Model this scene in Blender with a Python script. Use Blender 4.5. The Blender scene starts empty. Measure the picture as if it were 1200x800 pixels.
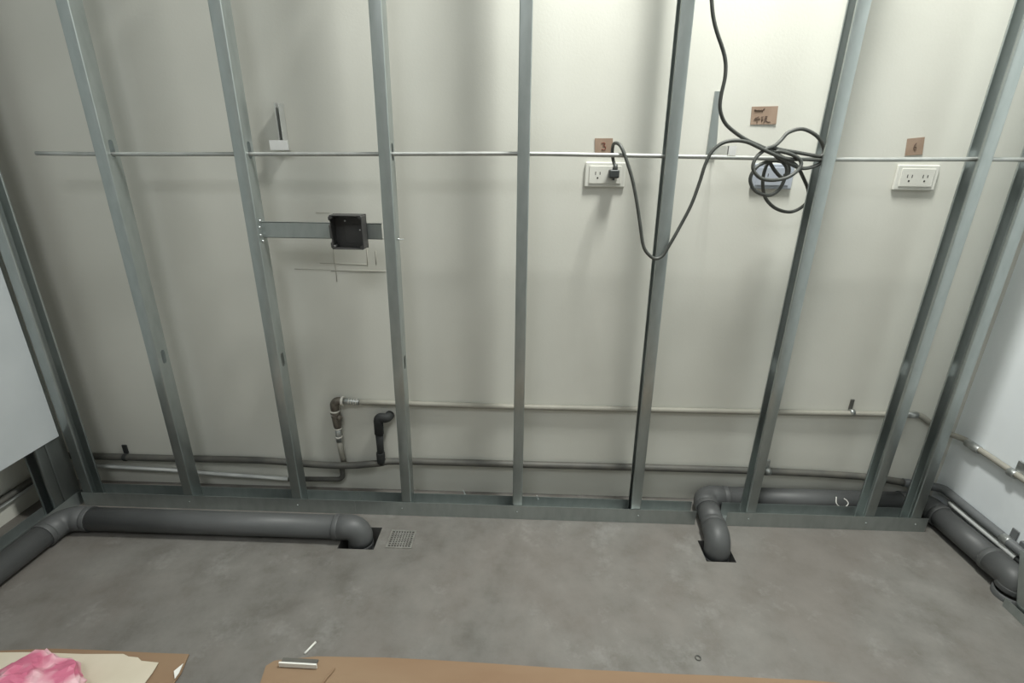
import bpy, bmesh, math, random
from mathutils import Vector, Matrix, noise
random.seed(7)
scn = bpy.context.scene
COL = scn.collection

# ------------------------------------------------------------------ camera
cam = bpy.data.cameras.new('camera'); camo = bpy.data.objects.new('camera', cam); COL.objects.link(camo)
FPX = 593.6
cam.sensor_width = 36.0; cam.lens = FPX / 1200 * 36; cam.clip_start = .02
RX = Vector((0.99937105, 0.03369606, 0.01104855)); RY = Vector((0.02216138, -0.35023668, -0.93639903)); RZ = Vector((-0.02768335, 0.93605494, -0.35076315))
CAM = Vector((0, -1.44, 1.2))
mw = Matrix((RX, -RY, -RZ)).transposed().to_4x4(); mw.translation = CAM
camo.matrix_world = mw
scn.camera = camo

# pixel -> point on a known plane
def ray(u, v): return RX * ((u - 600) / FPX) + RY * ((v - 400) / FPX) + RZ
def onY(u, v, y): d = ray(u, v); return CAM + d * ((y - CAM.y) / d.y)
def onZ(u, v, z): d = ray(u, v); return CAM + d * ((z - CAM.z) / d.z)
def onX(u, v, x): d = ray(u, v); return CAM + d * ((x - CAM.x) / d.x)

# ------------------------------------------------------------------ light, exposure
w = bpy.data.worlds.new('world'); scn.world = w; w.use_nodes = True
w.node_tree.nodes['Background'].inputs[0].default_value = (.75, .8, .82, 1)
w.node_tree.nodes['Background'].inputs[1].default_value = .05
def area(name, loc, target, sx, sy, power, col):
    l = bpy.data.lights.new(name, 'AREA'); l.shape = 'RECTANGLE'; l.size = sx; l.size_y = sy; l.energy = power; l.color = col
    o = bpy.data.objects.new(name, l); COL.objects.link(o); o.location = loc
    o.rotation_euler = (Vector(target) - Vector(loc)).to_track_quat('-Z', 'Y').to_euler()
    return o
area('ceiling_tube_light', (0.50, -0.32, 2.74), (0.50, -0.32, 0), .2, .34, 40, (.985, 1, .95))
area('added_fill_light', (-0.5, -2.0, 2.74), (-0.5, -2.0, 0), 1.0, .8, 15, (.95, .99, 1))  # added fill lamp, no known fixture: softens falloff and lifts the left side
scn.view_settings.view_transform = 'Standard'; scn.view_settings.look = 'None'
scn.view_settings.gamma = 1; scn.view_settings.use_curve_mapping = False
scn.view_settings.exposure = 0.6

# ------------------------------------------------------------------ materials
def new_mat(name, col, rough=.6, metal=0., col2=None, scale=8., detail=4., bump=0., bscale=60., spec=.5, coords='Object', ramp=(.35, .65), stretch=None):
    m = bpy.data.materials.new(name); m.use_nodes = True
    nt = m.node_tree; b = nt.nodes['Principled BSDF']
    b.inputs['Base Color'].default_value = (*col, 1); b.inputs['Roughness'].default_value = rough; b.inputs['Metallic'].default_value = metal
    b.inputs['Specular IOR Level'].default_value = spec
    tc = nt.nodes.new('ShaderNodeTexCoord'); src = tc.outputs[coords]
    if stretch:
        mp = nt.nodes.new('ShaderNodeMapping'); mp.inputs['Scale'].default_value = stretch; nt.links.new(src, mp.inputs[0]); src = mp.outputs[0]
    if col2:
        n = nt.nodes.new('ShaderNodeTexNoise'); n.inputs['Scale'].default_value = scale; n.inputs['Detail'].default_value = detail
        nt.links.new(src, n.inputs['Vector'])
        r = nt.nodes.new('ShaderNodeValToRGB'); r.color_ramp.elements[0].position = ramp[0]; r.color_ramp.elements[1].position = ramp[1]
        r.color_ramp.elements[0].color = (*col, 1); r.color_ramp.elements[1].color = (*col2, 1)
        nt.links.new(n.outputs[0], r.inputs[0]); nt.links.new(r.outputs[0], b.inputs['Base Color'])
    if bump:
        n2 = nt.nodes.new('ShaderNodeTexNoise'); n2.inputs['Scale'].default_value = bscale; n2.inputs['Detail'].default_value = 3
        nt.links.new(src, n2.inputs['Vector'])
        bp = nt.nodes.new('ShaderNodeBump'); bp.inputs['Strength'].default_value = bump; bp.inputs['Distance'].default_value = .002
        nt.links.new(n2.outputs[0], bp.inputs['Height']); nt.links.new(bp.outputs[0], b.inputs['Normal'])
    return m

M = {}
M['wall'] = new_mat('cream_wall_paint', (.60, .595, .535), .75, col2=(.65, .645, .585), scale=2.2, bump=.12, bscale=140)
M['wall_white'] = new_mat('white_side_wall', (.76, .80, .82), .7, col2=(.81, .85, .87), scale=3, bump=.1, bscale=120)
M['ceiling'] = new_mat('ceiling_paint', (.36, .36, .35), .8, col2=(.42, .42, .41))
M['rear'] = new_mat('bare_cement_wall', (.27, .27, .26), .9, col2=(.34, .335, .32), scale=3)
M['board'] = new_mat('white_board', (.46, .49, .50), .5, col2=(.50, .53, .54), scale=5)
M['zinc'] = new_mat('galvanised_steel', (.36, .395, .385), .37, .78, col2=(.42, .455, .445), scale=45, detail=3, bump=.05, bscale=25, ramp=(.3, .7), stretch=(1, 1, .35))
M['rodsteel'] = new_mat('rod_steel', (.40, .41, .39), .45, .6, col2=(.46, .47, .45), scale=30)
M['bright'] = new_mat('bright_steel_strip', (.8, .8, .78), .4, .15, col2=(.86, .86, .84), scale=20)
M['tiezinc'] = new_mat('dull_tie_zinc', (.5, .51, .49), .5, .3, col2=(.58, .59, .57), scale=20)
M['screw'] = new_mat('screw_steel', (.6, .62, .62), .3, .9)
M['pvc'] = new_mat('grey_pvc', (.074, .077, .077), .5, col2=(.09, .093, .093), scale=9, bump=.04, bscale=50)
M['conduit'] = new_mat('beige_conduit', (.29, .28, .24), .6, .0, col2=(.33, .315, .27), scale=12)
M['darkpipe'] = new_mat('dark_water_pipe', (.085, .085, .077), .55, col2=(.12, .115, .10), scale=18)
M['greypipe'] = new_mat('grey_water_pipe', (.115, .122, .125), .5, col2=(.14, .147, .15), scale=18)
M['whitepipe'] = new_mat('pale_pipe', (.56, .57, .55), .4, col2=(.62, .63, .61), scale=14)
M['black'] = new_mat('black_foam', (.022, .024, .024), .7, col2=(.032, .034, .033), scale=30, bump=.1)
M['fitting'] = new_mat('cast_iron_fitting', (.12, .105, .085), .5, .5, col2=(.2, .18, .15), scale=60, bump=.3, bscale=120)
M['ring'] = new_mat('pale_thread_tape', (.65, .63, .57), .5)
M['steel_fit'] = new_mat('steel_fitting', (.36, .38, .37), .35, .8, col2=(.5, .51, .5), scale=70)
M['boxblack'] = new_mat('black_plastic_box', (.042, .041, .040), .5, col2=(.054, .052, .05), scale=25)
M['cable'] = new_mat('dark_rubber_cable', (.052, .056, .05), .5, col2=(.07, .073, .066), scale=30)
M['plug'] = new_mat('plug_rubber', (.045, .05, .05), .45)
M['plate'] = new_mat('ivory_outlet_plastic', (.66, .655, .60), .35, col2=(.68, .675, .62), scale=5)
M['plateblue'] = new_mat('film_covered_outlet', (.36, .39, .44), .35, col2=(.41, .44, .49), scale=18)
M['slot'] = new_mat('socket_slot_dark', (.03, .028, .025), .6)
M['kraft'] = new_mat('kraft_note', (.29, .205, .148), .75, col2=(.34, .245, .18), scale=25)
M['inkred'] = new_mat('brown_red_ink', (.2, .05, .03), .7)
M['ink'] = new_mat('dark_ink', (.13, .085, .06), .7)
M['pencil'] = new_mat('pencil_line', (.42, .405, .36), .8)
M['card'] = new_mat('cardboard', (.225, .138, .08), .8, col2=(.265, .178, .108), scale=7, bump=.15, bscale=90, stretch=(.25, 1, 1))
M['paper'] = new_mat('cream_paper', (.55, .49, .38), .75, col2=(.60, .54, .43), scale=9, bump=.1, bscale=30)
M['pink'] = new_mat('pink_plastic', (.56, .15, .24), .4, col2=(.74, .47, .51), scale=17, detail=2, ramp=(.42, .62))
M['white'] = new_mat('white_scrap', (.78, .77, .72), .6)
M['pit'] = new_mat('raw_concrete_pit', (.09, .088, .082), .9, col2=(0.104, 0.1, 0.092), scale=25, bump=.5)
M['drain'] = new_mat('drain_steel', (.34, .33, .30), .4, .7, col2=(.48, .47, .44), scale=50)

def floor_mat():
    m = bpy.data.materials.new('worn_concrete'); m.use_nodes = True; nt = m.node_tree; b = nt.nodes['Principled BSDF']
    tc = nt.nodes.new('ShaderNodeTexCoord')
    def noise_n(s, d, rough=.6):
        n = nt.nodes.new('ShaderNodeTexNoise'); n.inputs['Scale'].default_value = s; n.inputs['Detail'].default_value = d; n.inputs['Roughness'].default_value = rough
        nt.links.new(tc.outputs['Object'], n.inputs['Vector']); return n
    def ramp(fac, els):
        r = nt.nodes.new('ShaderNodeValToRGB')
        while len(r.color_ramp.elements) < len(els): r.color_ramp.elements.new(.5)
        for e, (p, c) in zip(r.color_ramp.elements, els): e.position = p; e.color = (*c, 1)
        nt.links.new(fac, r.inputs[0]); return r
    def mix(bt, fac, a, c):
        x = nt.nodes.new('ShaderNodeMix'); x.data_type = 'RGBA'; x.blend_type = bt
        if isinstance(fac, float): x.inputs[0].default_value = fac
        else: nt.links.new(fac, x.inputs[0])
        nt.links.new(a, x.inputs[6])
        if isinstance(c, tuple): x.inputs[7].default_value = (*c, 1)
        else: nt.links.new(c, x.inputs[7])
        return x.outputs[2]
    base = ramp(noise_n(2.3, 6).outputs[0], [(.3, (0.14, 0.133, 0.12)), (.5, (0.168, 0.16, 0.145)), (.7, (0.19, 0.182, 0.166))])
    st = ramp(noise_n(9, 8, .7).outputs[0], [(.30, (.66, .64, .60)), (.5, (.93, .93, .93)), (.70, (1.12, 1.12, 1.12))])
    c = mix('MULTIPLY', .85, base.outputs[0], st.outputs[0])
    warm = ramp(noise_n(1.6, 5, .65).outputs[0], [(.45, (0, 0, 0)), (.62, (1, 1, 1))])
    c = mix('MIX', mix('MULTIPLY', 1., warm.outputs[0], (.45, .45, .45)), c, (.172, .150, .132))
    pale = ramp(noise_n(5.2, 5, .75).outputs[0], [(.56, (0, 0, 0)), (.68, (1, 1, 1))])
    c = mix('MIX', mix('MULTIPLY', 1., pale.outputs[0], (.35, .35, .35)), c, (0.29, 0.286, 0.27))
    spots = ramp(noise_n(38, 3, .5).outputs[0], [(.25, (1, 1, 1)), (.31, (0, 0, 0))])
    c = mix('MIX', mix('MULTIPLY', 1., spots.outputs[0], (.45, .45, .45)), c, (.13, .125, .115))
    nt.links.new(c, b.inputs['Base Color'])
    rr = ramp(noise_n(6, 5).outputs[0], [(.3, (.5, .5, .5)), (.7, (.72, .72, .72))]); nt.links.new(rr.outputs[0], b.inputs['Roughness'])
    bp = nt.nodes.new('ShaderNodeBump'); bp.inputs['Strength'].default_value = .25; bp.inputs['Distance'].default_value = .003
    nt.links.new(noise_n(30, 6, .7).outputs[0], bp.inputs['Height']); nt.links.new(bp.outputs[0], b.inputs['Normal'])
    return m
M['floor'] = floor_mat()

# ------------------------------------------------------------------ mesh helpers
def box(bm, x0, x1, y0, y1, z0, z1):
    v = [bm.verts.new((x, y, z)) for z in (z0, z1) for y in (y0, y1) for x in (x0, x1)]
    for f in ((0, 2, 3, 1), (4, 5, 7, 6), (0, 1, 5, 4), (2, 6, 7, 3), (0, 4, 6, 2), (1, 3, 7, 5)): bm.faces.new([v[i] for i in f])
    return v
def bev(bm, w_, seg=2):
    bmesh.ops.bevel(bm, geom=list(bm.edges), offset=w_, segments=seg, affect='EDGES', profile=.5)
def fillet(pts, r, n=7):
    pts = [Vector(p) for p in pts]; out = [pts[0]]
    for i in range(1, len(pts) - 1):
        a, b, c = pts[i - 1], pts[i], pts[i + 1]; u = (a - b); v = (c - b); lu, lv = u.length, v.length; u.normalize(); v.normalize()
        ang = u.angle(v)
        if ang > math.pi - .02: out.append(b); continue
        rr = r[i - 1] if isinstance(r, (list, tuple)) else r
        t = min(rr / math.tan(ang / 2), lu * .49, lv * .49); rr = t * math.tan(ang / 2)
        bis = (u + v).normalized(); cen = b + bis * (rr / math.sin(ang / 2))
        p0, p1 = b + u * t, b + v * t; q0, q1 = p0 - cen, p1 - cen
        ax = q0.cross(q1).normalized(); tot = q0.angle(q1)
        for k in range(n + 1): out.append(cen + Matrix.Rotation(tot * k / n, 3, ax) @ q0)
    out.append(pts[-1]); return out
def catmull(pts, sub=6):
    pts = [Vector(p) for p in pts]; P = [2 * pts[0] - pts[1]] + pts + [2 * pts[-1] - pts[-2]]; out = []
    for i in range(1, len(P) - 2):
        p0, p1, p2, p3 = P[i - 1:i + 3]
        for k in range(sub):
            t = k / sub; t2 = t * t; t3 = t2 * t
            out.append(.5 * ((2 * p1) + (p2 - p0) * t + (2 * p0 - 5 * p1 + 4 * p2 - p3) * t2 + (3 * p1 - p0 - 3 * p2 + p3) * t3))
    out.append(pts[-1]); return out
def sweep(bm, pts, r, seg=14, cap=True):
    pts = [Vector(p) for p in pts]; n = len(pts)
    rad = r if isinstance(r, (list, tuple)) else [r] * n
    tang = []
    for i in range(n):
        d = pts[min(i + 1, n - 1)] - pts[max(i - 1, 0)]; tang.append(d.normalized())
    up = Vector((0, 0, 1)) if abs(tang[0].z) < .9 else Vector((0, 1, 0))
    nrm = tang[0].cross(up).normalized(); rings = []
    for i in range(n):
        if i:
            q = tang[i - 1].rotation_difference(tang[i]); nrm = (q @ nrm).normalized()
        nrm = (nrm - tang[i] * nrm.dot(tang[i])).normalized(); bn = tang[i].cross(nrm)
        rings.append([bm.verts.new(pts[i] + (nrm * math.cos(a) + bn * math.sin(a)) * rad[i]) for a in [2 * math.pi * k / seg for k in range(seg)]])
    for a, b in zip(rings, rings[1:]):
        for k in range(seg): bm.faces.new((a[k], a[(k + 1) % seg], b[(k + 1) % seg], b[k])).smooth = True
    if cap:
        bm.faces.new(rings[0][::-1]); bm.faces.new(rings[-1])
def lathe(bm, origin, axis, prof, seg=18):
    """prof: list of (distance along axis, radius)"""
    axis = Vector(axis).normalized(); o = Vector(origin)
    sweep(bm, [o + axis * t for t, _ in prof], [r for _, r in prof], seg)
def obj(name, bm, mat, parent=None, label=None, cat=None, group=None, kind=None, loc=None, smooth=False):
    if loc is not None:
        bmesh.ops.translate(bm, verts=bm.verts, vec=-Vector(loc))
    bmesh.ops.recalc_face_normals(bm, faces=bm.faces)
    me = bpy.data.meshes.new(name); bm.to_mesh(me); bm.free()
    if smooth:
        for p in me.polygons: p.use_smooth = True
    mats = mat if isinstance(mat, (list, tuple)) else [mat]
    for k in mats: me.materials.append(M[k] if isinstance(k, str) else k)
    o = bpy.data.objects.new(name, me); COL.objects.link(o)
    if loc is not None: o.location = loc
    if parent:
        o.parent = parent
        base, q = Vector(), parent
        while q: base += Vector(q.location); q = q.parent
        o.location = (Vector(loc) if loc is not None else Vector()) - base      # mesh given in world coordinates
    tag(o, label, cat, group, kind); return o
def tag(o, label=None, cat=None, group=None, kind=None):
    for k, v in (('label', label), ('category', cat), ('group', group), ('kind', kind)):
        if v: o[k] = v
def thing(name, loc, label, cat, group=None):
    o = bpy.data.objects.new(name, None); COL.objects.link(o); o.location = loc; o.empty_display_size = .05
    tag(o, label, cat, group); return o
def B(): return bmesh.new()
def boxobj(name, c, mat, parent=None, bevel=0, **k):
    bm = B(); box(bm, *c)
    if bevel: bev(bm, bevel)
    return obj(name, bm, mat, parent, **k)
def tube(name, pts, r, mat, parent=None, seg=14, **k):
    bm = B(); sweep(bm, pts, r, seg); return obj(name, bm, mat, parent, **k)

# ------------------------------------------------------------------ the setting
YW = .143; XR = 1.49; XL = -1.75; YB = -3.2; ZC = 2.8
holes = [(-.592, -.474, -.168, -.066), (.583, .676, -.170, -.078)]
bm = B()
xs = sorted([XL - .1, XR + .1] + [h[0] for h in holes] + [h[1] for h in holes]); ys = sorted([YB - .1, YW + .1] + [h[2] for h in holes] + [h[3] for h in holes])
for i in range(len(xs) - 1):
    for j in range(len(ys) - 1):
        cx, cy = (xs[i] + xs[i + 1]) / 2, (ys[j] + ys[j + 1]) / 2
        if any(h[0] < cx < h[1] and h[2] < cy < h[3] for h in holes): continue
        bm.faces.new([bm.verts.new((x, y, 0)) for x, y in ((xs[i], ys[j]), (xs[i + 1], ys[j]), (xs[i + 1], ys[j + 1]), (xs[i], ys[j + 1]))])
bmesh.ops.remove_doubles(bm, verts=bm.verts, dist=1e-5)
floor = obj('floor', bm, 'floor', label='worn grey concrete floor slab with two cut openings', cat='floor', kind='structure')
for h in holes:
    bm = B(); x0, x1, y0, y1 = h; d = -.13
    v = [bm.verts.new((x, y, z)) for z in (0, d) for x, y in ((x0, y0), (x1, y0), (x1, y1), (x0, y1))]
    for k in range(4): bm.faces.new((v[k], v[(k + 1) % 4], v[4 + (k + 1) % 4], v[4 + k]))
    bm.faces.new(v[4:])
    obj('pit', bm, 'pit', floor)
boxobj('wall_back', (XL - .1, XR + .1, YW, YW + .1, -.01, ZC), 'wall', label='cream painted wall behind the row of steel studs', cat='wall', kind='structure')
wall_back = bpy.data.objects['wall_back']
boxobj('wall_left', (XL - .1, XL, YB, YW, -.01, ZC), 'wall', label='cream side wall behind the white board', cat='wall', kind='structure')
boxobj('wall_right', (XR, XR + .1, YB, YW, -.01, ZC), 'wall_white', label='pale white side wall with pipes clipped along its foot', cat='wall', kind='structure')
boxobj('wall_rear', (XL - .1, XR + .1, YB - .1, YB, -.01, ZC), 'rear', label='bare grey cement wall facing the row of steel studs', cat='wall', kind='structure')
boxobj('ceiling', (XL - .1, XR + .1, YB - .1, YW + .1, ZC, ZC + .1), 'ceiling', label='plain pale ceiling over the stud framing', cat='ceiling', kind='structure')
# pencil setting-out lines on the wall below the black box
def line(a, b, wd=.0016):
    p, q = onY(*a, YW), onY(*b, YW); bm = B(); sweep(bm, [(p.x, YW - .0004, p.z), (q.x, YW - .0004, q.z)], wd / 2, 6)
    obj('pencil_line', bm, 'pencil', wall_back)
line((388, 317), (452, 317.5), .003); line((391, 291), (395, 330), .002); line((430, 292), (431, 312)); line((440, 294), (441, 310)); line((345, 315), (388, 316)); line((370, 249), (386, 249)); line((375, 308), (430, 310))

# ------------------------------------------------------------------ steel framing
TH = .0011; FW = .033; DP = .05; LIP = .008
def prof_path(wd, d, lip, off):
    """C profile: web at +x, open at -x, front flange at y=0. off = inset of the surface"""
    x0, x1, y0, y1 = -wd / 2 + off, wd / 2 - off, off, d - off; r = max(.0028 - off, .0008)
    pts = [Vector((x0, lip, 0)), Vector((x0, y0, 0)), Vector((x1, y0, 0)), Vector((x1, y1, 0)), Vector((x0, y1, 0)), Vector((x0, d - lip, 0))]
    return [(p.x, p.y) for p in fillet(pts, r, 3)]
def stud_mesh(H, slots, wd=FW, d=DP, lip=LIP):
    bm = B(); po, pi = prof_path(wd, d, lip, 0), prof_path(wd, d, lip, TH)
    n = len(po); web = None
    for i in range(n - 1):
        if abs(po[i][0] - wd / 2) < 1e-6 and abs(po[i + 1][0] - wd / 2) < 1e-6 and abs(po[i][1] - po[i + 1][1]) > d * .5: web = i
    sh, sw = .046, .018                                           # oblong service hole
    zs = [0.]
    for s in slots: zs += [s - .03, s + .03]
    zs.append(H)
    L = []
    for z in zs: L.append(([bm.verts.new((x, y, z)) for x, y in po], [bm.verts.new((x, y, z)) for x, y in pi]))
    for k in range(len(zs) - 1):
        (ao, ai), (bo, bi) = L[k], L[k + 1]; hole = k % 2 == 1
        for i in range(n - 1):
            if hole and i == web: continue
            f = bm.faces.new((ao[i], ao[i + 1], bo[i + 1], bo[i])); g = bm.faces.new((ai[i + 1], ai[i], bi[i], bi[i + 1]))
            f.smooth = g.smooth = True
        for e in (0, n - 1): bm.faces.new((ao[e], bo[e], bi[e], ai[e]) if e == 0 else (ai[e], bi[e], bo[e], ao[e]))
        if hole:
            zc = (zs[k] + zs[k + 1]) / 2; yc = d / 2; N = 16; rings = []
            for (A0, A1, B1, B0, x) in ((ao[web], ao[web + 1], bo[web + 1], bo[web], wd / 2), (ai[web], ai[web + 1], bi[web + 1], bi[web], wd / 2 - TH)):
                ring = []
                for q in range(N):
                    a = 2 * math.pi * q / N; c_, s_ = math.cos(a), math.sin(a)
                    ring.append(bm.verts.new((x, yc + sw / 2 * c_, zc + (sh - sw) / 2 * (1 if s_ > 1e-6 else -1 if s_ < -1e-6 else 0) + sw / 2 * s_)))
                # corners in angular order: (+y,+z) (-y,+z) (-y,-z) (+y,-z)
                cs = [B1, B0, A0, A1]
                if A1.co.y < A0.co.y: cs = [B0, B1, A1, A0]
                for qd in range(4):
                    seq = [ring[(2 + 4 * qd + t - 2) % N] for t in range(0, 5)]
                    for t in range(4): bm.faces.new((cs[qd], seq[t + 1], seq[t]))
                    bm.faces.new((cs[qd], cs[(qd + 1) % 4], seq[4]))
                rings.append(ring)
            for q in range(N): bm.faces.new((rings[0][q], rings[0][(q + 1) % N], rings[1][(q + 1) % N], rings[1][q]))
    for e in (0, len(zs) - 1):
        o_, i_ = L[e]
        for i in range(n - 1): bm.faces.new((o_[i], o_[i + 1], i_[i + 1], i_[i]))
    bmesh.ops.recalc_face_normals(bm, faces=bm.faces)
    me = bpy.data.meshes.new('stud'); bm.to_mesh(me); bm.free(); me.materials.append(M['zinc']); return me
STUD = stud_mesh(ZC - .006, [.57, 1.193, 1.80])
SG = 'vertical steel studs of the partition frame'
def stud(xc, lean, label, rz=0., y=0., flip=False, z=.003):
    o = bpy.data.objects.new('steel_stud', STUD); COL.objects.link(o); o.location = (xc, y, z)
    o.rotation_euler = (0, lean, rz)
    if flip: o.rotation_euler = (0, 0, math.pi); o.location.y = y + DP
    tag(o, label, 'stud', SG); return o
studs = [
 stud(-1.540, 0, 'corner steel stud beside the white board edge', flip=True),
 stud(-1.176, 0, 'steel stud between the corner stud and the stud holding the black box strip'),
 stud(-.789, 0, 'steel stud carrying the screwed tab of the black box strip'),
 stud(-.4035, .0095, 'steel stud just right of the black box, behind the upright black pipe'),
 stud(-.0175, 0, 'steel stud midway between the black box and the plugged-in outlet'),
 stud(.390, -.0115, 'steel stud crossed in front by the hanging loop of black cable'),
 stud(.779, .006, 'steel stud next to the coiled black cable'),
 stud(1.177, .008, 'steel stud right of the unused outlet without a cable'),
 stud(1.332, -.004, 'last steel stud at the corner by the white wall with clipped pipes'),
]
def track(name, x0, x1, label, y0=-.0016, y1=DP + .0016, h=.056):
    t = .0012; bm = B()
    box(bm, x0, x1, y0, y1, .0005, .0005 + t); box(bm, x0, x1, y0, y0 + t, .0005 + t, h); box(bm, x0, x1, y1 - t, y1, .0005 + t, h)
    o = obj(name, bm, 'zinc', label=label, cat='track', group='floor tracks of the stud frame', loc=((x0 + x1) / 2, (y0 + y1) / 2, 0)); return o
tA = track('floor_track', -1.562, -.585, 'steel floor track behind the long grey drain pipe')
tB = track('floor_track', -.584, .596, 'steel floor track between the two openings in the floor')
tC = track('floor_track', .700, 1.373, 'steel floor track in front of the wall-side grey drain pipe')
def screw(p, d, parent, r=.0045):
    bm = B(); lathe(bm, p, d, [(-.001, r), (.001, r), (.0022, r * .6)], 10); obj('screw', bm, 'zinc' if r < .004 else 'screw', parent)
for x in (-1.176, -.789): screw((x, -.0016, .03), (0, -1, 0), tA, .003)
for x in (-.42, -.018, .40): screw((x, -.0016, .03), (0, -1, 0), tB, .003)
for x in (.775, 1.17, 1.335): screw((x, -.0016, .03), (0, -1, 0), tC, .003)
# fixing nails seen inside the track
for u, v in ((545, 577), (631, 583)):
    p = onY(u, v, .044); bm = B(); sweep(bm, [(p.x, .046, p.z - .008), (p.x - .006, .040, p.z + .012)], .0025, 8); obj('nail', bm, 'screw', tB)
# ceiling track
bm = B(); box(bm, -1.562, 1.373, -.003, DP + .003, ZC - .002, ZC - .0005); box(bm, -1.562, 1.373, -.003, -.0015, ZC - .05, ZC - .002); box(bm, -1.562, 1.373, DP + .0015, DP + .003, ZC - .05, ZC - .002)
obj('ceiling_track', bm, 'zinc', label='steel head track along the ceiling holding the stud tops', cat='track')

# horizontal bracing rod through the studs
bm = B()
rp = [onY(u, v, .025) for u, v in ((127, 180.5), (272, 180.5), (440, 180.5), (600, 180), (700, 181.5), (780, 183), (980, 186.8), (1144, 186.5))]
rp = [Vector((-1.38, .025, rp[0].z))] + rp + [Vector((1.43, .025, rp[-1].z))]
sweep(bm, catmull(rp, 3), .0058, 10)
obj('bracing_rod', bm, 'rodsteel', label='thin horizontal steel rod threaded through the stud holes', cat='rod', loc=(0, .025, 1.19))

# left-hand frame behind the white board
st = bpy.data.objects.new('steel_stud', STUD); COL.objects.link(st); st.location = (-1.583, -.062, .003); st.rotation_euler = (0, 0, math.pi / 2)
tag(st, 'dark steel stud behind the lower corner of the white board', 'stud', SG)
st = bpy.data.objects.new('steel_stud', STUD); COL.objects.link(st); st.data = stud_mesh(ZC - .006, [.57, 1.193, 1.80], wd=.068); st.location = (-1.583, -.0105, .003); st.rotation_euler = (0, 0, math.pi / 2)
tag(st, 'wide dark steel stud squeezed between the corner stud and the white board', 'stud', SG)
st = bpy.data.objects.new('steel_stud', STUD); COL.objects.link(st); st.location = (-1.583, -.47, .003); st.rotation_euler = (0, 0, math.pi / 2)
tag(st, 'steel stud hidden behind the middle of the white board', 'stud', SG)
boxobj('wall_board', (-1.5825, -1.571, -1.7, .0, .283, 2.5), 'board', label='white lining board fixed to the side frame with its foot cut short', cat='board', bevel=.001, loc=(-1.577, -.85, .283))
bm = B(); t = .0012; y0, y1 = -1.7, .03; box(bm, -1.6345, -1.5815, y0, y1, .0005, .0017); box(bm, -1.5827, -1.5815, y0, y1, .0017, .05); box(bm, -1.6345, -1.6333, y0, y1, .0017, .05)
obj('floor_track', bm, 'zinc', label='steel floor track under the white board', cat='track', group='floor tracks of the stud frame')

# right-hand frame: floor track and a leaning stud
bm = B(); y0, y1 = -1.6, -.30; box(bm, 1.378, 1.43, y0, y1, .0005, .0017); box(bm, 1.378, 1.3792, y0, y1, .0017, .03); box(bm, 1.4288, 1.43, y0, y1, .0017, .03)
obj('floor_track', bm, 'zinc', label='steel floor track at the foot of the white wall, past the pipe elbow', cat='track', group='floor tracks of the stud frame')
ls = bpy.data.objects.new('steel_stud', stud_mesh(.19, [.1])); COL.objects.link(ls); ls.location = (1.382, -.336 - FW / 2, .006)
ls.rotation_euler = Matrix.Rotation(-math.radians(18), 4, 'X').to_euler()
ls.rotation_euler = (Matrix.Rotation(-math.radians(18), 4, 'X') @ Matrix.Rotation(-math.pi / 2, 4, 'Z')).to_euler()
tag(ls, 'short steel stud offcut leaning in the track beside the pipe elbow', 'stud', SG)

# ------------------------------------------------------------------ strip and black box
br = thing('box_support_strip', (-.6, .022, .978), 'flat steel strip bridging two studs behind the black box', 'strip')
zt, zb = 1.003, .958
bm = B(); box(bm, -.7725, -.4215, .0215, .023, zb, zt); box(bm, -.7725, -.4215, .0215, .034, zt - .0015, zt); box(bm, -.7725, -.4215, .0215, .034, zb, zb + .0015); obj('strip', bm, 'zinc', br)
bm = B(); box(bm, -.7727, -.7710, .001, .034, zb - .008, zt + .012); obj('mounting_tab', bm, 'zinc', br)
for dz, y in ((.01, .012), (-.012, .010), (.028, .02), (-.03, .018)): screw((-.771, y, .978 + dz), (1, 0, 0), br)
bm = B(); lathe(bm, (-.3773, .03, .958), (1, 0, 0), [(0, .004), (.002, .004), (.003, .0018), (.016, .0015)], 8); obj('screw', bm, 'screw', br)

bx = thing('switch_box', (-.508, .0, .935), 'black plastic back box with notched side mounted on the steel strip', 'box')
x0, x1, z0, z1, yf, yb = -.557, -.463, .935, 1.030, -.022, .0205; t = .003
bm = B(); box(bm, x0, x1, yb - t, yb, z0, z1); obj('back_plate', bm, 'boxblack', bx)
def wallpart(nm, c):
    bm = B(); box(bm, *c); bev(bm, .001, 1); obj(nm, bm, 'boxblack', bx)
wallpart('top_wall', (x0 + .003, x1 - .003, yf, yb, z1 - t, z1)); wallpart('bottom_wall', (x0 + .003, x1 - .003, yf, yb, z0, z0 + t)); wallpart('side_wall', (x1 - t, x1, yf, yb, z0 + .003, z1 - .003))
bm = B()                                                     # notched side wall
edge = [(yb, z0 + .005), (yf, z0 + .005), (yf, z0 + .018), (yf + .010, z0 + .022), (yf + .011, z0 + .029), (yf + .001, z0 + .033), (yf, z0 + .066), (yf + .010, z0 + .070), (yf + .010, z0 + .078), (yf, z0 + .082), (yf, z1 - .005), (yb, z1 - .005)]
a = [bm.verts.new((x0, y, z)) for y, z in edge]; b_ = [bm.verts.new((x0 + t, y, z)) for y, z in edge]
bm.faces.new(a); bm.faces.new(b_[::-1])
for k in range(len(edge)): bm.faces.new((a[k], a[(k + 1) % len(edge)], b_[(k + 1) % len(edge)], b_[k]))
obj('notched_side_wall', bm, 'boxblack', bx)
for cx, cz in ((x0 + .006, z0 + .006), (x1 - .006, z0 + .006), (x0 + .006, z1 - .006), (x1 - .006, z1 - .006)):   # rounded corners
    bm = B(); lathe(bm, (cx, yf + .0005, cz), (0, 1, 0), [(0, .0048), (yb - yf - .001, .0048)], 14); obj('corner_post', bm, 'boxblack', bx)
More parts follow.
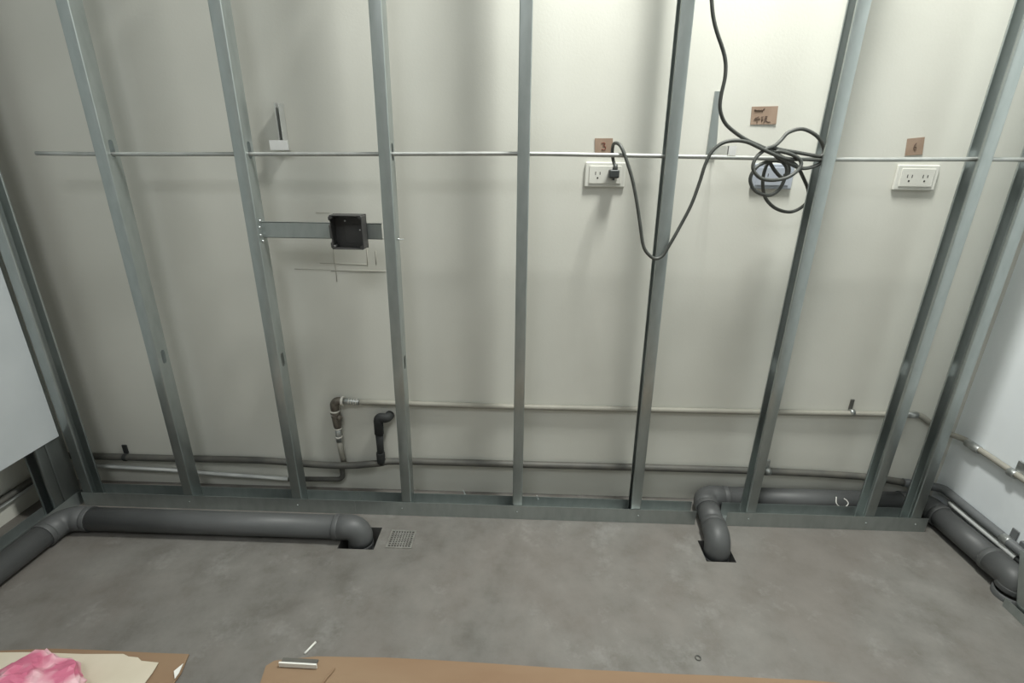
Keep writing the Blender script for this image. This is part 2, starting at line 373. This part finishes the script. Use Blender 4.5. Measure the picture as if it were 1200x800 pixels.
for cx, cz in ((x0 + .033, z1 - .02), (x1 - .02, z1 - .045)):
    bm = B(); lathe(bm, (cx, yb - t + .0003, cz), (0, -1, 0), [(0, .0028), (.0015, .0028), (.002, .0015)], 10); obj('screw', bm, 'screw', bx)
bm = B(); box(bm, x0 + .03, x1 - .012, yb - t - .0015, yb - t, z0 + .012, z1 - .03); bev(bm, .0006, 1); obj('raised_panel', bm, 'boxblack', bx)

# ------------------------------------------------------------------ outlets and notes
def outlet(p0, p1, mat, label, sockets=2):
    cx, cz = (p0.x + p1.x) / 2, (p0.z + p1.z) / 2; W, H = .118, .070
    o = thing('wall_outlet', (cx, YW, cz), label, 'outlet', 'wall outlets behind the rod')
    bm = B(); box(bm, cx - W / 2, cx + W / 2, YW - .009, YW, cz - H / 2, cz + H / 2); bev(bm, .003, 2); obj('plate', bm, mat, o)
    bm = B(); box(bm, cx - W / 2 + .012, cx + W / 2 - .012, YW - .0115, YW - .008, cz - H / 2 + .010, cz + H / 2 - .010); bev(bm, .0012, 2); ins = obj('socket_insert', bm, mat, o)
    for sx in (-.022, .022):
        for dx, hh in ((-.0065, .009), (.0065, .008)): boxobj('slot', (cx + sx + dx - .0011, cx + sx + dx + .0011, YW - .0119, YW - .011, cz + .004 - hh / 2, cz + .004 + hh / 2), 'slot', ins)
        bm = B(); lathe(bm, (cx + sx, YW - .011, cz - .009), (0, -1, 0), [(0, .0027), (.0009, .0027)], 10); obj('ground_hole', bm, 'slot', ins)
    return o, cx, cz
o1, c1x, c1z = outlet(onY(685, 190, YW), onY(732, 219, YW), 'plate', 'ivory wall outlet with a black plug in one socket')
c1z -= 0
o2, c2x, c2z = outlet(onY(880, 192, YW), onY(928, 221, YW), 'plateblue', 'bluish film-covered wall outlet behind the coiled cable')
o3, c3x, c3z = outlet(onY(1045, 195, YW), onY(1098, 221, YW), 'plate', 'ivory wall outlet with both sockets empty')

def note(px, label, strokes, ink, name='paper_note'):
    P = [onY(u, v, YW) for u, v in px]; c = sum(P, Vector()) / 4
    o = thing(name, (c.x, YW, c.z), label, 'note', 'kraft notes on the wall')
    bm = B(); a = [bm.verts.new((p.x, YW - .0018 - .0012 * (i in (1, 2)), p.z)) for i, p in enumerate(P)]; b_ = [bm.verts.new((p.x, YW - .0004, p.z)) for p in P]
    bm.faces.new(a); bm.faces.new(b_[::-1])
    for k in range(4): bm.faces.new((a[k], a[(k + 1) % 4], b_[(k + 1) % 4], b_[k]))
    obj('paper', bm, 'kraft', o)
    bm = B()
    for s in strokes:                                         # strokes in note space (0..1 right, 0..1 down)
        pts = []
        for x, y in s:
            q = (P[0] * (1 - x) + P[1] * x) * (1 - y) + (P[3] * (1 - x) + P[2] * x) * y; pts.append((q.x, YW - .0032, q.z))
        sweep(bm, catmull(pts, 3), .0009, 6)
    obj('handwriting', bm, ink, o)
three = [[(.36, .34), (.50, .30), (.58, .36), (.47, .48), (.58, .56), (.60, .70), (.50, .80), (.38, .74)]]
note([(697, 162), (718, 162), (718, 179), (697, 179)], 'small kraft note marked 3 above the plugged-in outlet', three, 'inkred')
top = [[(.10, .24), (.12, .14), (.16, .24), (.17, .18), (.21, .24), (.24, .17), (.27, .25), (.30, .18), (.34, .24), (.38, .18), (.41, .26)], [(.40, .30), (.45, .14), (.50, .12)]]
qian = [[(.30, .55), (.22, .60), (.15, .64)], [(.12, .70), (.36, .67)], [(.245, .60), (.245, .92)]]
tou = [[(.40, .58), (.47, .56)], [(.42, .58), (.43, .84)], [(.40, .72), (.48, .70)], [(.53, .56), (.62, .55)], [(.54, .56), (.53, .78)], [(.62, .55), (.60, .76)], [(.53, .64), (.61, .64)], [(.53, .71), (.61, .71)], [(.56, .78), (.50, .88)], [(.58, .78), (.66, .86), (.76, .85)]]
note([(881, 125), (911.5, 124.3), (909, 145.5), (879, 146)], 'wider kraft note with two lines of handwriting above the coiled cable', top + qian + tou, 'ink')
six = [[(.56, .30), (.46, .40), (.43, .56), (.47, .68), (.56, .66), (.57, .55), (.50, .50), (.44, .57)]]
note([(1063, 162.5), (1083, 160.5), (1080, 181), (1060, 182.5)], 'tilted kraft note marked 6 above the outlet with both sockets empty', six, 'ink')

# ------------------------------------------------------------------ wall ties resting on the rod
t1 = thing('wall_tie', (-.715, YW, 1.2), 'short bright L-shaped steel tie fixed to the wall near the black box', 'bracket', 'steel ties between rod and wall')
a0, a1, yu = -.726, -.7135, YW - .033
bm = B(); box(bm, a0, a1, YW - .002, YW - .0005, 1.197, 1.322); box(bm, a0, a0 + .0012, yu, YW - .002, 1.197, 1.322); box(bm, a1 - .0012, a1, yu, YW - .002, 1.197, 1.322); obj('upright', bm, 'tiezinc', t1)
bm = B(); box(bm, -.7545, a1 + .013, yu - .0017, yu - .0002, 1.197, 1.2235); box(bm, -.7545, a1 - .002, yu - .0002, yu + .02, 1.197, 1.1985); obj('tab', bm, 'bright', t1)
t2 = thing('wall_tie', (.53, YW, 1.2), 'long dull grey steel tie leaning on the wall beside the hanging cable', 'bracket', 'steel ties between rod and wall')
bm = B()
q = [onY(u, v, YW) for u, v in ((837.5, 107), (844, 107), (838, 181), (827, 181))]
va = [bm.verts.new((p.x, YW - (.008 if k in (2, 3) else .003), p.z)) for k, p in enumerate(q)]; vb = [bm.verts.new((p.x, YW - .0006, p.z)) for p in q]
bm.faces.new(va); bm.faces.new(vb[::-1])
for k in range(4): bm.faces.new((va[k], va[(k + 1) % 4], vb[(k + 1) % 4], vb[k]))
obj('upright', bm, 'zinc', t2)
bm = B(); zt2 = q[2].z; box(bm, .526, .5275, .02, YW - .0005, zt2 - .0005, zt2 + .022); box(bm, .526, .548, .02, .0215, zt2 - .0005, zt2 + .022); obj('tab', bm, 'bright', t2)

# ------------------------------------------------------------------ cable
cab = thing('extension_cable', (.66, .05, 1.19), 'black rubber extension cable hanging in a coil from the rod', 'cable')
def cz(cx, cy): return 860 + cx / 6.667, 140 + cy / 6.667
pts = []
pts += [Vector((.40, -.03, ZC)), Vector((.405, -.03, 2.1))]
for u, v, y in ((833, -60, -.03), (834, 0, -.03), (838, 30, -.03), (849, 65, -.03), (850, 88, -.03), (845, 112, -.028), (844, 128, -.026), (849, 143, -.022), (860, 154, -.015)): pts.append(onY(u, v, y))
coil = [(100, 160, -.008), (200, 205, -.004), (300, 252, .000), (400, 305, .004), (490, 362, .03), (545, 460, .062), (582, 560, .075), (570, 645, .08), (500, 703, .085), (420, 722, .075), (320, 690, .065), (245, 610, .055), (225, 500, .045), (240, 400, .042), (275, 337, .045),
 (320, 400, .05), (375, 452, .055), (425, 425, .06), (418, 350, .055), (310, 322, .04), (190, 362, .02), (128, 460, .01), (165, 555, .008), (270, 592, .008), (350, 550, .010), (398, 460, .010), (410, 370, .008), (330, 285, .006), (290, 225, .002), (400, 242, .004), (520, 262, .012), (620, 280, .016), (685, 285, .016),
 (703, 225, .018), (652, 132, .018), (540, 75, .018), (430, 100, .014), (365, 165, .008), (318, 205, -.002), (250, 232, -.010), (172, 300, -.016), (150, 385, -.018), (205, 455, -.020), (300, 474, -.022), (420, 452, -.020), (510, 385, -.018), (520, 320, -.014), (440, 268, -.012), (330, 250, -.012), (400, 318, -.008), (520, 380, .002), (630, 365, .012), (685, 322, .014), (570, 312, .004), (410, 306, -.012), (280, 258, -.016), (200, 220, -.016), (100, 175, -.016), (0, 165, -.016)]
for cx, cy, y in coil: u, v = cz(cx, cy); pts.append(onY(u, v, y))
for u, v, y in ((846, 168, -.016), (834, 178, -.016), (826, 194, -.016), (820, 213, -.014), (810, 240, -.012), (797, 265, -.010), (784, 288, -.009), (777, 299, -.008), (769, 303, -.008), (761, 299, -.008), (754, 288, -.008), (750, 262, -.006), (746, 235, -.002), (741, 210, .002), (735, 190, .008), (729, 174, .018), (724, 168, .035), (719, 169, .06), (717.5, 178, .09), (718.5, 187, .115)): pts.append(onY(u, v, y))
px_, pz_ = c1x + .022, c1z + .004
pts += [Vector((px_ + .003, YW - .034, pz_ + .016))]
sp = catmull(pts, 5); sp.append(Vector((px_ + .002, YW - .030, pz_ + .004)))
bm = B(); sweep(bm, sp, .0047, 10); obj('cord', bm, 'cable', cab)
bm = B(); box(bm, px_ - .0145, px_ + .0145, YW - .042, YW - .0125, pz_ - .012, pz_ + .011); bev(bm, .004, 3); obj('plug', bm, 'plug', cab)
bm = B(); lathe(bm, (px_ + .002, YW - .030, pz_ + .008), (.05, -.05, 1), [(0, .008), (.008, .0075), (.018, .0055)], 12); obj('strain_relief', bm, 'plug', cab)
bm = B(); box(bm, px_ - .002, px_ + .002, YW - .036, YW - .0125, pz_ - .018, pz_ - .011); obj('ground_lug', bm, 'plug', cab)

# ------------------------------------------------------------------ small pipes along the back wall
def clip(p, r, axis, up, parent, mat='steel_fit', h=.03):
    """saddle clip: band round the pipe and a screw tab"""
    bm = B(); a = Vector(axis).normalized(); p = Vector(p)
    sweep(bm, [p - a * .007, p + a * .007], r + .0018, 14)
    obj('pipe_clip', bm, mat, parent)
def tab(p0, p1, q0, q1, parent, mat):
    bm = B(); box(bm, min(p0, p1), max(p0, p1), YW - .006, YW - .0005, min(q0, q1), max(q0, q1)); bev(bm, .001, 1); obj('clip_tab', bm, mat, parent)

cd = thing('supply_pipe', (.3, .15, .36), 'thin beige supply pipe at knee height with an iron valve and pale lower branch', 'pipe')
R_ = .0095; yc = YW - R_ - .002
P = [onY(u, v, yc) for u, v in ((404, 470), (422, 471), (600, 476.5), (885, 482.5), (1031, 485))]
zc = P[-1].z
path = P + [Vector((1.345, yc, zc)), Vector((1.43, yc, .318)), Vector((1.4755, .09, .314)), Vector((1.4755, -.9, .306))]
path = fillet(path, [.02, .02, .02, .02, .05, .04, .02], 5)
bm = B(); sweep(bm, path, R_, 12); obj('tube', bm, 'conduit', cd)
# joint sleeves and clips
p = onY(998, 483, yc); clip(p, R_, (1, 0, 0), 0, cd); tab(p.x - .008, p.x + .004, p.z + .006, p.z + .045, cd, 'darkpipe')
s0 = Vector((1.4755, .075, .3105)); bm = B(); lathe(bm, s0, (0, -1, 0), [(0, .011), (.004, .0135), (.05, .0135), (.054, .011)], 12); obj('sleeve', bm, 'steel_fit', cd)
s0 = Vector((1.285, yc, zc)); bm = B(); lathe(bm, s0, (1, 0, 0), [(0, .0105), (.03, .0112), (.05, .0112)], 12); obj('sleeve', bm, 'steel_fit', cd)
s0 = onX(1182, 553, 1.4755); bm = B(); lathe(bm, (1.4755, s0.y, .309), (0, -1, 0), [(0, .0115), (.003, .0135), (.022, .0135), (.025, .0115)], 12); obj('pipe_clip', bm, 'steel_fit', cd)
boxobj('clip_tab', (1.481, 1.489, s0.y - .035, s0.y - .008, .316, .352), 'steel_fit', cd, bevel=.001)

# valve group at the end of the conduit, feeding the pale pipe
vg = cd
yv = YW - .018
def onv(u, v): return onY(u, v, yv)
e0, e1, e2 = onv(402, 469.5), onv(391, 470), onv(393, 484)
bm = B(); sweep(bm, fillet([e0, e1 , e2], .018, 7), .0145, 14); obj('elbow', bm, 'fitting', vg)
a, b_ = onv(402, 469.5), onv(421, 471); d = (b_ - a)
bm = B(); lathe(bm, a, d, [(0, .011), (d.length * .3, .0105), (d.length * .95, .0105), (d.length, .009)], 14); obj('nipple', bm, 'steel_fit', vg)
bm = B(); lathe(bm, onv(400, 469.5), d, [(0, .0165), (.008, .0165)], 16); obj('tape_ring', bm, 'ring', vg)
for t_ in (.35, .5, .65, .8):
    bm = B(); lathe(bm, a + d * t_, d, [(0, .0112), (.003, .0112)], 14); obj('thread_ring', bm, 'ring', vg)
v0, v1, v2, v3 = onv(392.5, 481), onv(396, 501), onv(397.5, 517), onv(403, 546)
dv = (v1 - v0)
bm = B(); lathe(bm, v0, dv, [(0, .016), (.012, .017), (.03, .015), (dv.length - .01, .014), (dv.length, .012)], 14); bmesh.ops.create_uvsphere(bm, u_segments=10, v_segments=8, radius=.012, matrix=Matrix.Translation(v0 + dv * .38 + Vector((.012, -.004, 0)))); obj('valve_body', bm, 'fitting', vg)
for pp, rr in ((onv(392.3, 480.5), .0172), (onv(392.8, 484), .0165), (v1, .0135), (onv(397, 511), .0125)):
    bm = B(); lathe(bm, pp, (0, 0, -1), [(0, rr), (.005, rr)], 16); obj('tape_ring', bm, 'ring', vg)
bm = B(); lathe(bm, v1, v2 - v1, [(0, .0105), ((v2 - v1).length, .0105)], 12); obj('nipple', bm, 'steel_fit', vg)
zwp = .040
bm = B(); sweep(bm, [v2, v2 + (v3 - v2) * .35, Vector((v3.x, YW - .0115, v3.z))], [.009, .0098, .0098], 12); obj('riser', bm, 'conduit', vg)

# dark water pipe along the foot of the wall
dp = thing('water_pipe', (0, .14, .12), 'dark water pipe along the wall foot with a black lagged stub rising into the wall', 'pipe')
r = .0125; yd = YW - r - .003
P = [onY(u, v, yd + o) for u, v, o in ((130, 535, 0), (197, 536.8, 0), (300, 539, -.003), (355, 543, -.014), (390, 545, -.0215), (415, 545, -.0215), (445, 542.5, -.012), (470, 540.3, -.003), (615, 544, 0), (872, 551, 0), (1007, 558, 0), (1058, 565, 0))]
P = [Vector((-1.70, yd, P[0].z))] + P
bm = B(); sweep(bm, catmull(P, 4), r, 12); obj('tube', bm, 'darkpipe', dp)
cr = [P[-1] + Vector((-.0005, 0, 0)), Vector((1.42, yd, .099)), Vector((1.4745, yd - .03, .110)), Vector((1.4745, .05, .111)), Vector((1.4745, -1.0, .111))]
bm = B(); sweep(bm, fillet(cr, .03, 5), .0145, 12); rp_ = obj('side_run', bm, 'greypipe', dp)
cp = onX(1176, 638, 1.474); bm = B(); lathe(bm, (1.474, cp.y + .01, .111), (0, -1, 0), [(0, .0150), (.003, .0155), (.02, .0155), (.024, .0150)], 14); obj('pipe_clip', bm, 'steel_fit', dp)
bm = B(); box(bm, 1.484, 1.4892, cp.y - .016, cp.y + .006, .118, .152); bev(bm, .002, 2); obj('clip_tab', bm, 'greypipe', dp)
cp = onX(1194, 636, 1.474); boxobj('clip_tab', (1.474, 1.489, cp.y - .03, cp.y, .1, .14), 'greypipe', dp, bevel=.002)
p = onY(147, 535.5, yd); bm = B(); lathe(bm, (p.x - .006, p.y, p.z), (1, 0, 0), [(0, r + .001), (.003, r + .002), (.012, r + .002), (.015, r + .001)], 14); obj('pipe_clip', bm, 'black', dp); tab(p.x - .012, p.x + .006, p.z + .01, p.z + .045, dp, 'black')
p = onY(899, 552, yd); bm = B(); lathe(bm, (p.x - .01, p.y, p.z), (1, 0, 0), [(0, r + .0015), (.02, r + .0015)], 14); obj('pipe_clip', bm, 'steel_fit', dp); tab(p.x - .006, p.x + .010, p.z + .008, p.z + .04, dp, 'steel_fit')
lw = [Vector((-1.69, yd, P[0].z)), Vector((-1.725, yd, P[0].z - .002)), Vector((-1.725, .07, .10)), Vector((-1.725, -1.2, .10))]
bm = B(); sweep(bm, fillet(lw, .025, 5), .0125, 12); obj('end_run', bm, 'darkpipe', dp)

# black foam covered stub
bs = dp
ys = YW - .031
pA, pB, pC = onY(457, 486, YW - .003), onY(443, 488, ys), onY(447, 543, yd - .012)
pA.y = YW - .0025
pM = pB.lerp(pC, .35)
bm = B(); sweep(bm, fillet([pA, Vector((pA.x - .004, ys, pA.z)), Vector((pB.x, ys, pB.z)), pM], .018, 6), .0165, 14); obj('stub_elbow', bm, 'black', bs, label='black lagged elbow entering the wall')
bm = B(); sweep(bm, [pM + Vector((0, 0, .003)), pB.lerp(pC, .6), pC], [.014, .0125, .0125], 14); obj('stub_upright', bm, 'black', bs)
bm = B(); lathe(bm, pC + Vector((0, 0, .048)), (0, 0, -1), [(0, .0145), (.004, .0155), (.04, .0155), (.044, .0145)], 14); obj('stub_collar', bm, 'black', bs)

# pale pipe below it, sloping down to the valve
wp = cd
P = [onY(u, v, YW - .017) for u, v in ((130, 546.5), (200, 550.5), (240, 554), (340, 561))]
bm = B(); sweep(bm, [Vector((-1.715, YW - .017, P[0].z + .004))] + P, .0075, 10); obj('pale_branch', bm, 'whitepipe', wp)
bm = B(); sweep(bm, fillet([Vector((-1.715, YW - .017, P[0].z + .004)), Vector((-1.733, YW - .035, P[0].z + .004)), Vector((-1.733, -1.2, .07))], .015, 5), .0075, 10); obj('end_run', bm, 'whitepipe', wp)
e = onY(400, 562, YW - .017)
bm = B(); sweep(bm, fillet([P[-1] - Vector((.005, 0, 0)), Vector((e.x + .006, YW - .0145, e.z)), Vector((e.x + .006, YW - .0115, v3.z + .005))], .022, 7), .0092, 12); obj('dark_elbow', bm, 'darkpipe', wp)

# pale pipe on the right wall
wr = thing('pale_pipe', (1.4755, -.1, .06), 'pale thin pipe low on the white wall under the grey clipped pipe', 'pipe')
bm = B(); sweep(bm, [(1.4735, .05, .084), (1.4735, .03, .084), (1.4735, -.205, .084)], .0095, 12); obj('tube', bm, 'whitepipe', wr)
bm = B(); lathe(bm, (1.4735, -.2045, .084), (0, -1, 0), [(0, .0095), (.008, .0097), (.028, .0097)], 12); obj('end_cap', bm, 'black', wr)

# ------------------------------------------------------------------ big grey drain pipes
PR = .0375; ER = .0400
def drain(name, label, runs, base):
    o = thing(name, base, label, 'pipe', 'grey drain pipes'); return o
def run(o, a, b, r=PR): bm = B(); sweep(bm, [a, b], r, 28); obj('pipe_run', bm, 'pvc', o)
def elbow(o, a, c, b, r=.055):
    bm = B(); path = fillet([a, c, b], r, 9); sweep(bm, path, ER, 28); obj('elbow', bm, 'pvc', o)
    for p, q in ((path[0], path[1]), (path[-1], path[-2])):
        d = (Vector(q) - Vector(p)).normalized(); bm = B(); lathe(bm, Vector(p) - d * .001, d, [(0, ER), (.002, ER + .0007), (.014, ER + .0007), (.017, ER)], 28); obj('socket_rim', bm, 'pvc', o)
zp = .0425
d1 = drain('drain_pipe', 'long grey drain pipe lying on the floor before the floor track', None, (-1.0, -.117, 0))
V = Vector
xl = -1.515
run(d1, V((xl - .045, -1.3, zp)), V((xl - .004, -.20, zp))); elbow(d1, V((xl - .003, -.205, zp)), V((xl, -.118, zp)), V((xl + .085, -.117, zp)))
run(d1, V((xl + .07, -.117, zp)), V((-.59, -.117, zp)))
elbow(d1, V((-.612, -.117, zp)), V((-.532, -.117, zp)), V((-.532, -.117, -.03)), .05); run(d1, V((-.532, -.117, -.02)), V((-.532, -.117, -.125)))
d2 = drain('drain_pipe', 'grey drain pipe from the square floor opening, running behind the studs to the corner', None, (.8, .1, 0))
x2 = .630; yb_ = YW - ER - .005
elbow(d2, V((x2, -.123, -.03)), V((x2, -.123, zp)), V((x2 + .009, -.045, zp)), .05); run(d2, V((x2, -.123, -.02)), V((x2, -.123, -.125)))
run(d2, V((x2 + .008, -.05, zp)), V((x2 + .018, .04, zp)))
elbow(d2, V((x2 + .016, .028, zp)), V((x2 + .022, yb_, zp)), V((x2 + .105, yb_, zp)))
run(d2, V((x2 + .09, yb_, zp)), V((1.36, yb_, zp)))
xr = 1.434; zr = .0455
elbow(d2, V((1.345, yb_, zp)), V((xr, yb_, zp)), V((xr, .02, zr)))
run(d2, V((xr, .03, zr)), V((xr - .002, -.185, zr + .008)))
elbow(d2, V((xr - .002, -.172, zr + .0075)), V((xr - .003, -.262, zr + .011)), V((xr - .003, -.262, .026)), .05)
# paint squiggle on the pipe
q = [(980, 582), (980, 589), (984, 593.5), (990, 594), (994, 590), (992, 586), (989, 584)]
pt = []
for u, v in q:
    d = ray(u, v); yy = yb_; 
    # meet the pipe surface
    o_ = Vector((CAM.y - yy, CAM.z - zp)); dd = Vector((d.y, d.z)); A = dd.dot(dd); Bq = 2 * o_.dot(dd); Cq = o_.dot(o_) - (PR + .0005) ** 2; disc = Bq * Bq - 4 * A * Cq
    tt = (-Bq - math.sqrt(max(disc, 0))) / (2 * A); pt.append(CAM + d * tt)
bm = B(); sweep(bm, catmull(pt, 4), .0018, 6); obj('paint_mark', bm, 'white', d2)
# floor collar around the right hand elbow
bm = B(); c0 = V((xr - .004, -.266, 0)); ringo, n = [], 28
prof = [(.039, .0005), (.039, .018), (.045, .018), (.045, .0)]
rg = [[bm.verts.new((c0.x + rr * math.cos(2 * math.pi * k / n), c0.y + rr * math.sin(2 * math.pi * k / n), zz)) for k in range(n)] for rr, zz in prof]
for a, b_ in zip(rg, rg[1:]):
    for k in range(n): bm.faces.new((a[k], a[(k + 1) % n], b_[(k + 1) % n], b_[k])).smooth = True
obj('floor_collar', bm, 'pvc', d2)

# ------------------------------------------------------------------ floor drain grate
dg = thing('floor_drain', (-.396, -.118, 0), 'square perforated floor drain cover beside the pipe opening', 'drain')
x0, x1, y0, y1 = -.438, -.354, -.159, -.077
bm = B(); t = .006
for c in ((x0, x1, y0, y0 + t), (x0, x1, y1 - t, y1), (x0, x0 + t, y0 + t, y1 - t), (x1 - t, x1, y0 + t, y1 - t)): box(bm, *c, 0, .003)
obj('frame', bm, 'drain', dg)
boxobj('well', (x0 + t, x1 - t, y0 + t, y1 - t, .0002, .0006), 'slot', dg)
nb = 8; L_ = x1 - x0 - 2 * t; step = L_ / nb; Ly = y1 - y0 - 2 * t; stepy = Ly / nb
for k in range(1, nb):
    boxobj('grate_bar', (x0 + t + k * step - .002, x0 + t + k * step + .002, y0 + t, y1 - t, .0006, .0026), 'drain', dg)
    boxobj('grate_bar', (x0 + t, x1 - t, y0 + t + k * stepy - .002, y0 + t + k * stepy + .002, .0006, .0024), 'drain', dg)

# ------------------------------------------------------------------ cardboard, paper, rubbish on the floor
def sheet(name, outline, z, th, mat, label, cat, wave=.003, seed=0, **k):
    """flat sheet from a floor outline, slightly warped"""
    bm = B(); n = len(outline); c = sum((Vector((x, y, 0)) for x, y in outline), Vector()) / n
    vs = [bm.verts.new((x, y, 0)) for x, y in outline]; f = bm.faces.new(vs)
    bmesh.ops.triangulate(bm, faces=[f]); bmesh.ops.subdivide_edges(bm, edges=bm.edges, cuts=3, use_grid_fill=True); bmesh.ops.subdivide_edges(bm, edges=bm.edges, cuts=1, use_grid_fill=True)
    for v in bm.verts: v.co.z = z + wave * (.5 + .5 * noise.noise(Vector((v.co.x * 5 + seed, v.co.y * 7, seed)))) * 1.0
    r = bmesh.ops.extrude_face_region(bm, geom=list(bm.faces)); bmesh.ops.translate(bm, verts=[g for g in r['geom'] if isinstance(g, bmesh.types.BMVert)], vec=(0, 0, th))
    return obj(name, bm, mat, label=label, cat=cat, loc=(c.x, c.y, 0), smooth=False, **k)
def fl(*pts): return [tuple(onZ(u, v, 0).xy) for u, v in pts]
oc = [(-1.36, -1.15), (-.66, -1.15)]
cbR = sheet('cardboard_sheet', fl((306, 800), (312, 782), (322, 776), (372, 771), (450, 772), (520, 776), (600, 781), (700, 787), (800, 792), (950, 799)) + [(1.05, -.57), (1.12, -1.15), (-.60, -1.15)], .0006, .004, 'card', 'long brown cardboard sheet lying on the open floor', 'cardboard', wave=.004, seed=2)
cbL = sheet('cardboard_sheet', fl((0, 764), (60, 762), (120, 764), (222, 768), (213, 790), (206, 800)) + [(-.80, -1.15), (-1.42, -1.15), (-1.42, -.57)], .0006, .004, 'card', 'brown cardboard sheet partly covered by cream paper and pink wrapper', 'cardboard', wave=.004, seed=5)
sheet('paper_sheet', fl((0, 768.5), (40, 768), (100, 770), (146, 770), (152, 773), (163, 774), (167, 778), (187, 780), (180, 792), (174, 800)) + [(-.88, -1.05), (-1.38, -1.05), (-1.38, -.575)], .0095, .0012, 'paper', 'cream paper sheet with a torn edge on the cardboard', 'paper', wave=.003, seed=9)
sheet('paper_scrap', fl((205, 790), (216, 781), (211, 792), (206, 799)), .0095, .001, 'white', 'small pale paper scrap at the cardboard corner', 'paper', wave=.003, seed=1)
# tear on the long sheet
bm = B(); sweep(bm, catmull([onZ(392, 783, .0085), onZ(388, 788, .009), onZ(381, 796, .009), onZ(375, 806, .009)], 4), [.002, .003, .003, .003, .0032, .0035, .0035, .0035, .0035, .0035, .0035, .0035, .003], 6); obj('crease', bm, 'ink' if False else 'card', cbR)
# crumpled pink wrapper
bm = B(); bmesh.ops.create_icosphere(bm, subdivisions=4, radius=1.0); cpk = onZ(54, 800, .012)
for v in bm.verts:
    d = v.co.normalized(); n1 = noise.noise(d * 2.1 + Vector((3, 1, 4))); cell = noise.cell(d * 3.3 + Vector((1, 5, 2))); n2 = noise.noise(d * 5.5)
    k = 1 + .22 * n1 + .20 * (abs(n2) - .25) + .10 * (cell - .5)
    v.co = Vector((d.x * .105 * k, d.y * .085 * k, max(d.z * .055 * k, -.022)))
bmesh.ops.translate(bm, verts=bm.verts, vec=(cpk.x, cpk.y - .035, .036))
obj('pink_wrapper', bm, 'pink', label='crumpled pink and white plastic wrapper on the cream paper', cat='wrapper', loc=(cpk.x, cpk.y - .035, .012))
# small bits
a, b_ = onZ(357, 765.5, .003), onZ(370, 752, .003); bm = B(); sweep(bm, [a, b_], .0028, 8); obj('white_stick', bm, 'white', label='thin white plastic stick lying on the concrete', cat='stick', loc=(a.x, a.y, 0))
a, b_ = onZ(327, 780, .012), onZ(371, 782.5, .012); bm = B(); d = (b_ - a).normalized(); nn = Vector((-d.y, d.x, 0))
for p, q, y in ((a, b_, 0),):
    vs = []
    for zz in (.0092, .022):
        for s in (0, .004):
            vs += [bm.verts.new((p + nn * s).to_2d().to_3d() + V((0, 0, zz))), bm.verts.new((q + nn * s).to_2d().to_3d() + V((0, 0, zz)))]
    for f in ((0, 1, 3, 2), (4, 6, 7, 5), (0, 4, 5, 1), (2, 3, 7, 6), (0, 2, 6, 4), (1, 5, 7, 3)): bm.faces.new([vs[i] for i in f])
to = obj('trim_offcut', bm, 'white', label='short white-edged trim offcut lying on the cardboard edge', cat='offcut', loc=(a.x, a.y, .0092))
bm = B(); k_ = [(a + nn * .0042), (b_ + nn * .0042 - d * .004), (b_ + nn * .022 - d * .004), (a + nn * .022)]
lo = [bm.verts.new((p.x, p.y, .0096)) for p in k_]; hi = [bm.verts.new((p.x, p.y, .0125)) for p in k_]
bm.faces.new(lo[::-1]); bm.faces.new(hi)
for k in range(4): bm.faces.new((lo[k], lo[(k + 1) % 4], hi[(k + 1) % 4], hi[k]))
obj('shadow_strip', bm, 'darkpipe', to)  # dark strip: shade behind the white edge, put in as colour
c = onZ(818, 771, 0); bm = B(); ring = [c + V((.0065 * math.cos(k * math.pi / 7), .0065 * math.sin(k * math.pi / 7), .0018)) for k in range(14)]; sweep(bm, ring + [ring[0]], .0017, 8); obj('washer', bm, 'darkpipe', label='small dark metal ring lying on the bare concrete', cat='washer', loc=(c.x, c.y, 0))
